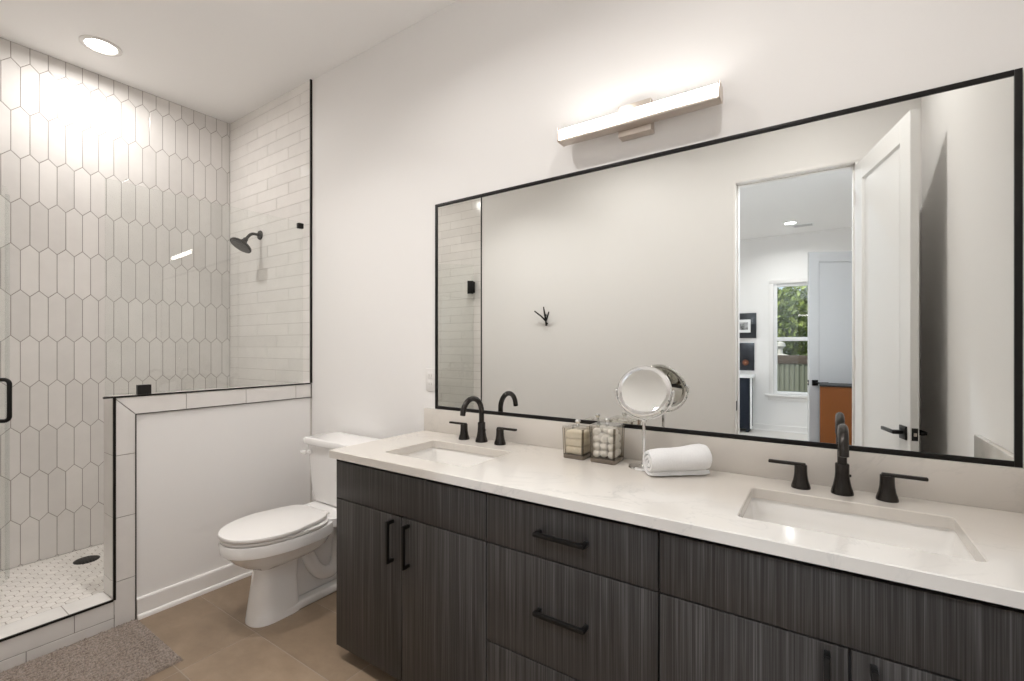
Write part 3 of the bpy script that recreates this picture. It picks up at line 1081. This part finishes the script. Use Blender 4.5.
# ================================================================== BATH MAT
RX0, RX1, RY0, RY1 = -2.742, -2.235, -.02, .842
bm_ = MB().use(M['rug'])
nx, ny = 170, 230
gridv = []
for j in range(ny + 1):
    row = []
    for i in range(nx + 1):
        x, y = RX0 + (RX1 - RX0) * i / nx, RY0 + (RY1 - RY0) * j / ny
        edge = min(i, nx - i, j, ny - j)
        h = .012 + .007 * math.sin(i * .9 + 1.6 * math.sin(j * .31) + .8 * math.sin(j * .083 + i * .05)) * (.4 + .6 * random.random()) + random.uniform(-.003, .003)
        if edge == 0:
            h = .001
        elif edge == 1:
            h = .007
        row.append(bm_.bm.verts.new((x + random.uniform(-.0008, .0008), y + random.uniform(-.0012, .0012), h)))
    gridv.append(row)
for j in range(ny):
    for i in range(nx):
        bm_.bm.faces.new((gridv[j][i], gridv[j][i + 1], gridv[j + 1][i + 1], gridv[j + 1][i]))
o = bm_.build('bath_mat', M['rug'], smooth=180, origin=((RX0 + RX1) / 2, (RY0 + RY1) / 2, 0))
tag(o, 'taupe tufted bath mat on the floor along the shower kerb', 'bath mat')

# ================================================================== VANITY
CF = 1.213                 # face of the fronts
CB = CF + .020             # carcass front
ZB, ZT = .055, .852        # carcass bottom and top
GAP = .0042
XA, XB_, XC, XD, XE = -1.714, -.9185, -.355, .0475, .452


def pull(a, b, out, parent):
    """bar pull between the two ends a and b, standing off along -y"""
    a, b = Vector(a), Vector(b)
    d = (b - a).normalized()
    s_ = .0062
    mb = MB().use(M['black'])
    lo = Vector((min(a.x, b.x) - s_, CF - out - s_, min(a.z, b.z) - s_))
    hi = Vector((max(a.x, b.x) + s_, CF - out + s_, max(a.z, b.z) + s_))
    mb.box(*lo, *hi, .0012)
    for p in (a, b):
        mb.box(p.x - s_, CF - out, p.z - s_, p.x + s_, CF, p.z + s_, .001)
    mb.build('handle', M['black'], parent)


def front(name, x0, z0, x1, z1, parent):
    return MB().use(M['wood']).box(x0 + GAP / 2 + .0006, CF, z0 + GAP / 2, x1 - GAP / 2 - .0006, CB - .001, z1 - GAP / 2, .0012).build(name, M['wood'], parent, origin=((x0 + x1) / 2, CF, z0))


def carcass(parent, x0, x1, side0=False, side1=False):
    mb = MB().use(M['carcass'])
    mb.box(x0 + .001, CB, ZB, x1 - .001, CB + .018, ZT)
    mb.box(x0 + .001, CB + .018, ZB, x0 + .018, DW - .002, ZT)
    mb.box(x1 - .018, CB + .018, ZB, x1 - .001, DW - .002, ZT)
    mb.box(x0 + .018, CB + .018, ZB, x1 - .018, DW - .002, ZB + .016)
    mb.box(x0 + .018, DW - .012, ZB + .016, x1 - .018, DW - .002, ZT)
    if side0:
        mb.use(M['wood']).box(x0, CF + .0, ZB, x0 + .0008, DW - .002, ZT)
    mb.build('carcass', M['carcass'], parent)
    MB().use(M['carcass']).box(x0 + (.045 if side0 else .001), CB + .065, 0, x1 - .001, CB + .080, ZB).build('toe_kick', M['carcass'], parent)


SPLIT = .680
t = thing('vanity_cabinet', 'dark grained cabinet under the left sink with two doors', 'cabinet', ((XA + XB_) / 2, 1.48, 0), 'vanity cabinets under the counter')
carcass(t, XA, XB_, True)
front('false_front', XA, SPLIT, XB_, .838, t)
xm = (XA + XB_) / 2 - .003
d1 = front('door', XA, ZB, xm, SPLIT, t)
pull((xm - .046, CF, .508), (xm - .046, CF, .655), .028, d1)
d2 = front('door', xm, ZB, XB_, SPLIT, t)
pull((xm + .040, CF, .508), (xm + .040, CF, .655), .028, d2)
t = thing('vanity_cabinet', 'dark grained drawer cabinet in the middle of the vanity', 'cabinet', ((XB_ + XC) / 2, 1.48, 0), 'vanity cabinets under the counter')
carcass(t, XB_, XC)
for z0, z1, hz in ((SPLIT, .838, .760), (.358, SPLIT, .522), (ZB, .358, .205)):
    dr = front('drawer', XB_, z0, XC, z1, t)
    xc = (XB_ + XC) / 2
    pull((xc - .077, CF, hz), (xc + .077, CF, hz), .028, dr)
t = thing('vanity_cabinet', 'dark grained cabinet under the right sink against the wall', 'cabinet', ((XC + XE) / 2, 1.48, 0), 'vanity cabinets under the counter')
carcass(t, XC, XE)
front('false_front', XC, SPLIT, XE, .838, t)
d1 = front('door', XC, ZB, XD, SPLIT, t)
pull((XD - .040, CF, .494), (XD - .040, CF, .656), .028, d1)
d2 = front('door', XD, ZB, XE, SPLIT, t)
pull((XD + .040, CF, .494), (XD + .040, CF, .656), .028, d2)
MB().use(M['wood']).box(XE, CB - .001, ZB, XR - .001, CB + .018, ZT).build('filler_strip', M['wood'], t)

# countertop with two cut-outs
SINKS = [(-1.293, .222, 1.300, 1.595), (.048, .230, 1.312, 1.612)]
CX0, CX1, CY0, CY1 = -1.735, XR - .001, 1.192, DW
TH = .032


def counter():
    loops = [[(CX0, CY0), (CX1, CY0), (CX1, CY1), (CX0, CY1)]]
    for c, w_, a, b in SINKS:
        loops.append(rrect(c - w_, a, c + w_, b, .012, 5))
    ch = .0025

    def ins(lp, k, hole):
        if hole:
            c, w_, a, b = SINKS[k - 1]
            return rrect(c - w_ - ch, a - ch, c + w_ + ch, b + ch, .012 + ch, 5)
        return [(CX0 + ch, CY0 + ch), (CX1 - ch, CY0 + ch), (CX1 - ch, CY1 - ch), (CX0 + ch, CY1 - ch)]
    top = [ins(l_, k, k > 0) for k, l_ in enumerate(loops)]
    mb = MB().use(M['quartz'])
    for lps, z in ((top, ZC), (loops, ZC - TH)):
        vs, ed = [], []
        for lp in lps:
            s0 = len(vs)
            vs += [Vector(p) for p in lp]
            ed += [(s0 + i, s0 + (i + 1) % len(lp)) for i in range(len(lp))]
        r = delaunay_2d_cdt(vs, ed, [], 0, 1e-6)
        pts, faces = r[0], r[2]
        bv = [mb.bm.verts.new((p[0], p[1], z)) for p in pts]
        for f in faces:
            cxm, cym = sum(pts[i][0] for i in f) / len(f), sum(pts[i][1] for i in f) / len(f)
            if any(c - w_ < cxm < c + w_ and a < cym < b for c, w_, a, b in SINKS):
                # inside a cut-out unless it is a sliver of the corner
                inside = False
                for k, (c, w_, a, b) in enumerate(SINKS):
                    lp = lps[k + 1]
                    cnt = 0
                    for i in range(len(lp)):
                        (x1, y1), (x2, y2) = lp[i], lp[(i + 1) % len(lp)]
                        if (y1 > cym) != (y2 > cym) and cxm < (x2 - x1) * (cym - y1) / (y2 - y1) + x1:
                            cnt += 1
                    inside |= cnt % 2 == 1
                if inside:
                    continue
            mb.bm.faces.new([bv[i] for i in f])
    for k, lp in enumerate(loops):
        mb.loft([[(x, y, ZC - TH) for x, y in lp], [(x, y, ZC - ch) for x, y in lp], [(x, y, ZC) for x, y in top[k]]], False, False)
    bmesh.ops.remove_doubles(mb.bm, verts=mb.bm.verts, dist=1e-5)
    return mb.build('countertop', M['quartz'], smooth=30, origin=((CX0 + CX1) / 2, (CY0 + CY1) / 2, ZC - TH))


tag(counter(), 'long white veined quartz countertop over the dark cabinets', 'countertop')
ZS = 1.001
o = MB().use(M['quartz']).box(CX0, D + .003, ZC, XR - .001, DW, ZS, .0015).build('backsplash', M['quartz'], origin=((CX0 + XR) / 2, D, ZC))
tag(o, 'low white quartz backsplash under the wide mirror', 'backsplash')
o = MB().use(M['quartz']).box(XR - .021, CY0 + .004, ZC, XR - .001, D + .0025, ZS, .0015).build('side_splash', M['quartz'], origin=(XR - .01, 1.45, ZC))
tag(o, 'short white quartz side splash on the right wall', 'backsplash')

for (c, w_, a, b), lab in zip(SINKS, ('white rectangular undermount sink at left, beside the toilet end', 'white rectangular undermount sink at right, nearest the camera')):
    t = thing('sink', lab, 'sink', (c, (a + b) / 2, .70))
    mb = MB().use(M['sinkchina'])
    R = lambda g, z, r: [(x, y, z) for x, y in rrect(c - w_ - g, a - g, c + w_ + g, b + g, r, 6)]
    zt = ZC - TH - .0005
    ym = (a + b) / 2
    rings = [R(.028, zt, .03), R(.006, zt, .016), R(.004, zt - .006, .016), R(-.004, zt - .045, .022), R(-.013, zt - .080, .030), R(-.032, zt - .108, .040), R(-.060, zt - .126, .045),
             [(c + (x - c) * .30, ym + (y - ym) * .30, zt - .137) for x, y, z in R(-.060, 0, .045)],
             [(c + .024 * math.cos(q_), ym + .024 * math.sin(q_), zt - .150) for q_ in [0]] ]
    rings.pop()
    low = [[(c + (x - c) * .30, ym + (y - ym) * .30, zt - .149) for x, y, z in R(-.060, 0, .045)], R(-.056, zt - .139, .045), R(-.024, zt - .120, .04), R(.002, zt - .086, .03), R(.014, zt - .012, .026), R(.028, zt - .010, .03)]
    mb.loft(rings + low, closed=True)
    # close the middle of the bowl, inside and below
    for rg in (rings[-1], low[0]):
        f = mb.bm.faces.new([mb.bm.verts.new(p) for p in rg])
        f.material_index = mb.mi
    bmesh.ops.remove_doubles(mb.bm, verts=mb.bm.verts, dist=1e-5)
    mb.build('basin', M['sinkchina'], t, smooth=50)
    MB().use(M['bronze']).lathe([(.0005, 0), (.030, 0), (.032, .002), (.028, .004), (.018, .004), (.017, .0075), (.0005, .009)], (c, ym, zt - .137), 28).build('drain', M['bronze'], t)


def faucet(cx, label):
    y = 1.690
    t = thing('faucet', label, 'faucet', (cx, y, ZC))
    mb = MB().use(M['bronze'])
    mb.lathe([(.0285, 0), (.0285, .004), (.0270, .010), (.0225, .026), (.0190, .046), (.0178, .062), (.0178, .088), (.0165, .090), (.0125, .091)], (cx, y, ZC), 36)
    mb.tube([(cx + .017, y + .002, ZC + .055), (cx + .0215, y + .003, ZC + .055)], .004, 10)
    mb.build('spout_base', M['bronze'], t)
    r_ = .0665
    cz = ZC + .138
    pts = [Vector((cx, y, ZC + .085)), Vector((cx, y, ZC + .115))] + arc((cx, y - r_, cz), (0, 1, 0), (0, 0, 1), r_, 0, 172, 22)
    e_ = pts[-1]
    pts.append(e_ + (pts[-1] - pts[-2]).normalized() * .012)
    mb = MB().use(M['bronze']).tube(pts, .0122, 18)
    sp = mb.build('spout', M['bronze'], t)
    dr_ = (pts[-1] - pts[-2]).normalized()
    MB().use(M['gunmetal']).lathe([(.009, -.001), (.009, .0012), (.0005, .0012)], pts[-1], 20, dr_).build('aerator', M['gunmetal'], sp)
    for sg in (-1, 1):
        hx_ = cx + sg * .1045
        mb = MB().use(M['bronze'])
        mb.lathe([(.0262, 0), (.0262, .004), (.0250, .009), (.0205, .024), (.0180, .040), (.0172, .056), (.0172, .070), (.0160, .0715), (.0005, .0715)], (hx_, y, ZC), 32)
        h = mb.build('handle', M['bronze'], t)
        mb = MB().use(M['bronze'])
        x0, x1 = sorted((hx_ - sg * .013, hx_ + sg * .088))
        mb.box(x0, y - .008, ZC + .0675, x1, y + .008, ZC + .0770, .0025, 2)
        mb.build('lever', M['bronze'], h)


faucet(-1.306, 'dark bronze arched faucet with two levers behind left sink')
faucet(.048, 'dark bronze arched faucet with two levers behind right sink')

# ================================================================== MIRROR, LIGHT BAR, OUTLET, HOOK
MX0, MX1, MZ0, MZ1 = -1.666, .438, 1.0015, 2.0575
t = thing('wall_mirror', 'wide black framed mirror above the double vanity', 'mirror', ((MX0 + MX1) / 2, D, MZ0))
fwid = .0155
mb = MB().use(M['black'])
y0, y1 = D + .013, DW
mb.box(MX0, y0, MZ0, MX0 + fwid, y1, MZ1, .001)
mb.box(MX1 - fwid, y0, MZ0, MX1, y1, MZ1, .001)
mb.box(MX0 + fwid, y0, MZ1 - fwid, MX1 - fwid, y1, MZ1, .001)
mb.box(MX0 + fwid, y0, MZ0, MX1 - fwid, y1, MZ0 + fwid, .001)
mb.build('frame', M['black'], t)
MB().use(M['mirror']).box(MX0 + fwid - .002, D + .017, MZ0 + fwid - .002, MX1 - fwid + .002, DW - .001, MZ1 - fwid + .002).build('mirror_glass', M['mirror'], t)

t = thing('vanity_light', 'horizontal nickel light bar with glowing white diffuser above mirror', 'wall light', (-.595, D, 2.18))
BX0, BX1 = -.9, -.285
MB().use(M['nickel']).box(-.662, D - .022, 2.136, -.534, DW, 2.256, .002).build('backplate', M['nickel'], t)
mb = MB().use(M['nickel'])
mb.box(BX0 + .006, 1.676, 2.158, BX1 - .006, 1.724, 2.168, .001)       # lower channel
mb.box(BX0 + .006, 1.716, 2.168, BX1 - .006, 1.724, 2.2300, .001)      # added back, raised out of sight to shield the wall from light
mb.box(-.63, 1.723, 2.165, -.57, D - .02, 2.20)
mb.build('housing', M['nickel'], t)
for x in (BX0, BX1 - .006):
    MB().use(M['nickel']).box(x, 1.667, 2.157, x + .006, 1.725, 2.214, .0015).build('end_cap', M['nickel'], t)
prof = [(1.7155, 2.1685), (1.676, 2.1685), (1.671, 2.172), (1.670, 2.178), (1.670, 2.197), (1.673, 2.206), (1.681, 2.210), (1.7155, 2.210)]
mb = MB().use(M['vanity'])
mb.loft([[(x, y, z) for y, z in prof] for x in (BX0 + .006, BX1 - .006)])
mb.build('diffuser', M['vanity'], t, smooth=40)

t = thing('wall_outlet', 'white double outlet on the wall left of the mirror', 'outlet', (-1.70, DW, 1.15))
MB().use(M['plastic']).box(-1.736, DW - .006, 1.092, -1.664, DW, 1.208, .002).build('plate', M['plastic'], t)
for z in (1.127, 1.172):
    mb = MB().use(M['plastic']).box(-1.717, DW - .008, z - .017, -1.683, DW - .006, z + .017, .001)
    mb.use(M['grout'])
    mb.box(-1.709, DW - .0084, z - .006, -1.707, DW - .0075, z + .006)
    mb.box(-1.693, DW - .0084, z - .006, -1.691, DW - .0075, z + .006)
    mb.build('socket', None, t)

t = thing('branch_hook', 'black twig shaped wall hook reflected in the mirror', 'wall hook', (-2.026, W, 1.51))
yk = W + .018
mb = MB().use(M['black'])
mb.tube([(-2.026, yk - .002, 1.508), (-2.028, yk, 1.545), (-2.036, yk, 1.585), (-2.042, yk + .004, 1.625), (-2.046, yk + .012, 1.676)], [.0085, .0085, .008, .0075, .005], 10)
mb.tube([(-2.026, W - .003, 1.53), (-2.026, yk, 1.53)], .007, 10)
mb.tube([(-2.039, W - .003, 1.605), (-2.039, yk, 1.605)], .007, 10)
mb.build('stem', M['black'], t)
MB().use(M['black']).tube([(-2.029, yk, 1.550), (-2.066, yk + .018, 1.592), (-2.125, yk + .036, 1.640)], [.0075, .007, .006], 10).build('twig', M['black'], t)
MB().use(M['black']).tube([(-2.029, yk, 1.545), (-2.006, yk + .014, 1.585), (-1.984, yk + .028, 1.628)], [.007, .0065, .0055], 10).build('twig', M['black'], t)

# ================================================================== COUNTER ACCESSORIES
def jar(cx, cy, w_, h, label, group):
    t = thing('glass_jar', label, 'jar', (cx, cy, ZC), group)
    hw = w_ / 2
    ring = lambda k, z, g=0: [(x, y, z) for x, y in rrect(cx - hw * k + g, cy - hw * k + g, cx + hw * k - g, cy + hw * k - g, .006, 4)]
    g = .0045
    mb = MB().use(M['jarglass'])
    mb.loft([ring(.93, ZC + .016), ring(1, ZC + h), ring(1, ZC + h, g), ring(.93, ZC + .016, g)], closed=True)
    mb.bm.normal_update()
    mb.mats.append(M['jaredge'])
    for f in mb.bm.faces:                                     # corners and rim tinted darker, refraction shade put into the colour
        n_ = f.normal
        if (abs(n_.x) > .15 and abs(n_.y) > .15) or abs(n_.z) > .8:
            f.material_index = 1
    mb.build('body', M['jarglass'], t)
    mb = MB().use(M['jarbase'])
    mb.loft([ring(.90, ZC), ring(.925, ZC + .002), ring(.93, ZC + .0155)])
    mb.build('base', M['jarbase'], t)
    mb = MB().use(M['jarglass'])
    mb.loft([ring(1, ZC + h + .0005), ring(1, ZC + h + .006), ring(.96, ZC + h + .008)])
    ld = mb.build('lid', M['jarglass'], t)
    MB().use(M['chrome']).lathe([(.006, 0), (.005, .006), (.009, .010), (.0115, .016), (.009, .022), (.0005, .024)], (cx, cy, ZC + h + .008), 20).build('knob', M['chrome'], ld)
    return t


J1, J2 = (-.807, 1.668), (-.685, 1.672)
jar(*J1, .094, .118, 'smaller square glass jar with cream padding, left of its pair', 'glass jars on the counter')
jar(*J2, .106, .134, 'larger square glass jar full of white cotton balls', 'glass jars on the counter')
mb = MB().use(M['cream'])
for k in range(3):
    z = ZC + .017 + k * .030
    mb.box(J1[0] - .0375 + random.uniform(0, .002), J1[1] - .0375, z, J1[0] + .0375 - random.uniform(0, .002), J1[1] + .0375, z + .0298, .008, 3)
o = mb.build('cotton_padding', M['cream'], origin=(*J1, ZC + .017))
tag(o, 'cream folded padding inside the smaller glass jar', 'padding')
sp = []
for lay in range(4):
    for a_ in range(3):
        for b_ in range(3):
            if lay == 3 and (a_ + b_) % 3 == 1:
                continue
            sp.append((J2[0] + (a_ - 1) * .0295 + random.uniform(-.0015, .0015), J2[1] + (b_ - 1) * .0295 + random.uniform(-.0015, .0015), ZC + .0165 + .0152 + lay * .0275 + random.uniform(0, .003)))
for p in sp:
    mb = MB().use(M['cotton'])
    before = len(mb.bm.verts)
    mb.sphere(p, .0152, 14, 9)
    for v in mb.bm.verts:
        d_ = (v.co - Vector(p))
        v.co = Vector(p) + d_ * (1 + random.uniform(-.06, .03))
    o = mb.build('cotton_ball', M['cotton'], origin=(p[0], p[1], p[2] - .015), smooth=180)
    tag(o, 'white cotton ball piled inside the larger square glass jar', 'cotton ball', 'cotton balls in the larger jar')

PX, PY = -.534, 1.645
t = thing('makeup_mirror', 'round chrome tilting makeup mirror on a stand behind the towel', 'mirror', (PX, PY, ZC))
mb = MB().use(M['chrome'])
mb.lathe([(.052, 0), (.054, .004), (.052, .009), (.044, .011), (.039, .0085), (.020, .0085), (.010, .014), (.007, .022), (.0005, .022)], (PX, PY, ZC), 40)
mb.build('base', M['chrome'], t)
zc_ = 1.163
RD = .096
mb = MB().use(M['chrome'])
mb.tube([(PX, PY, ZC + .02), (PX, PY, zc_ - RD - .012)], .0055, 14)
mb.sphere((PX, PY, zc_ - RD - .012), .010)
mb.build('pole', M['chrome'], t)
rotn = Matrix.Rotation(math.radians(8), 3, 'Z')
ex = rotn @ Vector((1, 0, 0))
nrm = (rotn @ Vector((0, -math.cos(math.radians(24)), math.sin(math.radians(24))))).normalized()
mb = MB().use(M['chrome'])
mb.tube(arc((PX, PY, zc_), tuple(ex), (0, 0, 1), RD + .006, 180, 360, 32), .0040, 10)
for sg in (-1, 1):
    mb.sphere(Vector((PX, PY, zc_)) + ex * sg * (RD + .004), .006)
mb.build('yoke', M['chrome'], t)
hc = Vector((PX, PY, zc_))
mb = MB().use(M['chrome'])
mb.lathe([(.078, .004), (.084, .0075), (.092, .0075), (.096, .003), (.096, -.003), (.092, -.0075), (.084, -.0075), (.078, -.004)], hc, 56, nrm)
hdm = mb.build('rim', M['chrome'], t)
mb = MB().use(M['mirror'])
mb.lathe([(.0005, .0045), (.080, .0045), (.080, -.0045), (.0005, -.0045)], hc, 56, nrm)
mb.build('mirror_disc', M['mirror'], hdm)

# rolled towel
t = thing('rolled_towel', 'white rolled hand towel lying on the counter beside makeup mirror', 'towel', (-.40, 1.63, ZC))
A, B = Vector((-.492, 1.556)), Vector((-.335, 1.690))
axis = (B - A).normalized()
side = Vector((-axis.y, axis.x))
Ln = (B - A).length
prof = []
turns, r0, r1 = 2.6, .010, .049
nseg = 90
thk = .0135
outer, inner = [], []
for k in range(nseg + 1):
    u = k / nseg
    a_ = 2 * PI * turns * (1 - u)
    r_ = r0 + (r1 - r0) * u ** .9
    outer.append((r_ * math.cos(a_ + 4.2), r_ * math.sin(a_ + 4.2)))
    ri = max(r_ - thk * .97, .001)
    inner.append((ri * math.cos(a_ + 4.2), ri * math.sin(a_ + 4.2)))
mb = MB().use(M['towel'])
stations = 15
allv = []
for s_ in range(stations):
    w_ = s_ / (stations - 1)
    endk = min(w_, 1 - w_)
    base2 = A + axis * (Ln * w_)
    sw = .98 + .20 * w_ + .02 * math.sin(w_ * 9)
    row = []
    for lst in (outer, inner):
        rr_ = []
        for k, (p, q_) in enumerate(lst):
            d_ = (.006 * (1 if lst is outer else 0)) if s_ in (0, stations - 1) else 0
            m_ = math.hypot(p, q_) or 1e-6
            f_ = (m_ - d_ * .6) / m_ * sw
            pp, qq = p * f_ * 1.08, q_ * f_ * .97
            qq = max(qq, -.0465 * sw)
            wob = .0016 * math.sin(k * .9 + s_ * 1.7) * (k / nseg)
            rr_.append(mb.bm.verts.new((base2.x + side.x * (pp + wob), base2.y + side.y * (pp + wob), ZC + .0470 * sw + qq)))
        row.append(rr_)
    allv.append(row)
for a_, b_ in zip(allv, allv[1:]):
    for k in range(nseg):
        mb.bm.faces.new((a_[0][k], a_[0][k + 1], b_[0][k + 1], b_[0][k]))
        mb.bm.faces.new((a_[1][k + 1], a_[1][k], b_[1][k], b_[1][k + 1]))
    mb.bm.faces.new((a_[0][nseg], a_[1][nseg], b_[1][nseg], b_[0][nseg]))
    mb.bm.faces.new((a_[1][0], a_[0][0], b_[0][0], b_[1][0]))
for row in (allv[0], allv[-1]):
    for k in range(nseg):
        mb.bm.faces.new((row[0][k], row[1][k], row[1][k + 1], row[0][k + 1]))
mb.build('terry_roll', M['towel'], t, smooth=60)
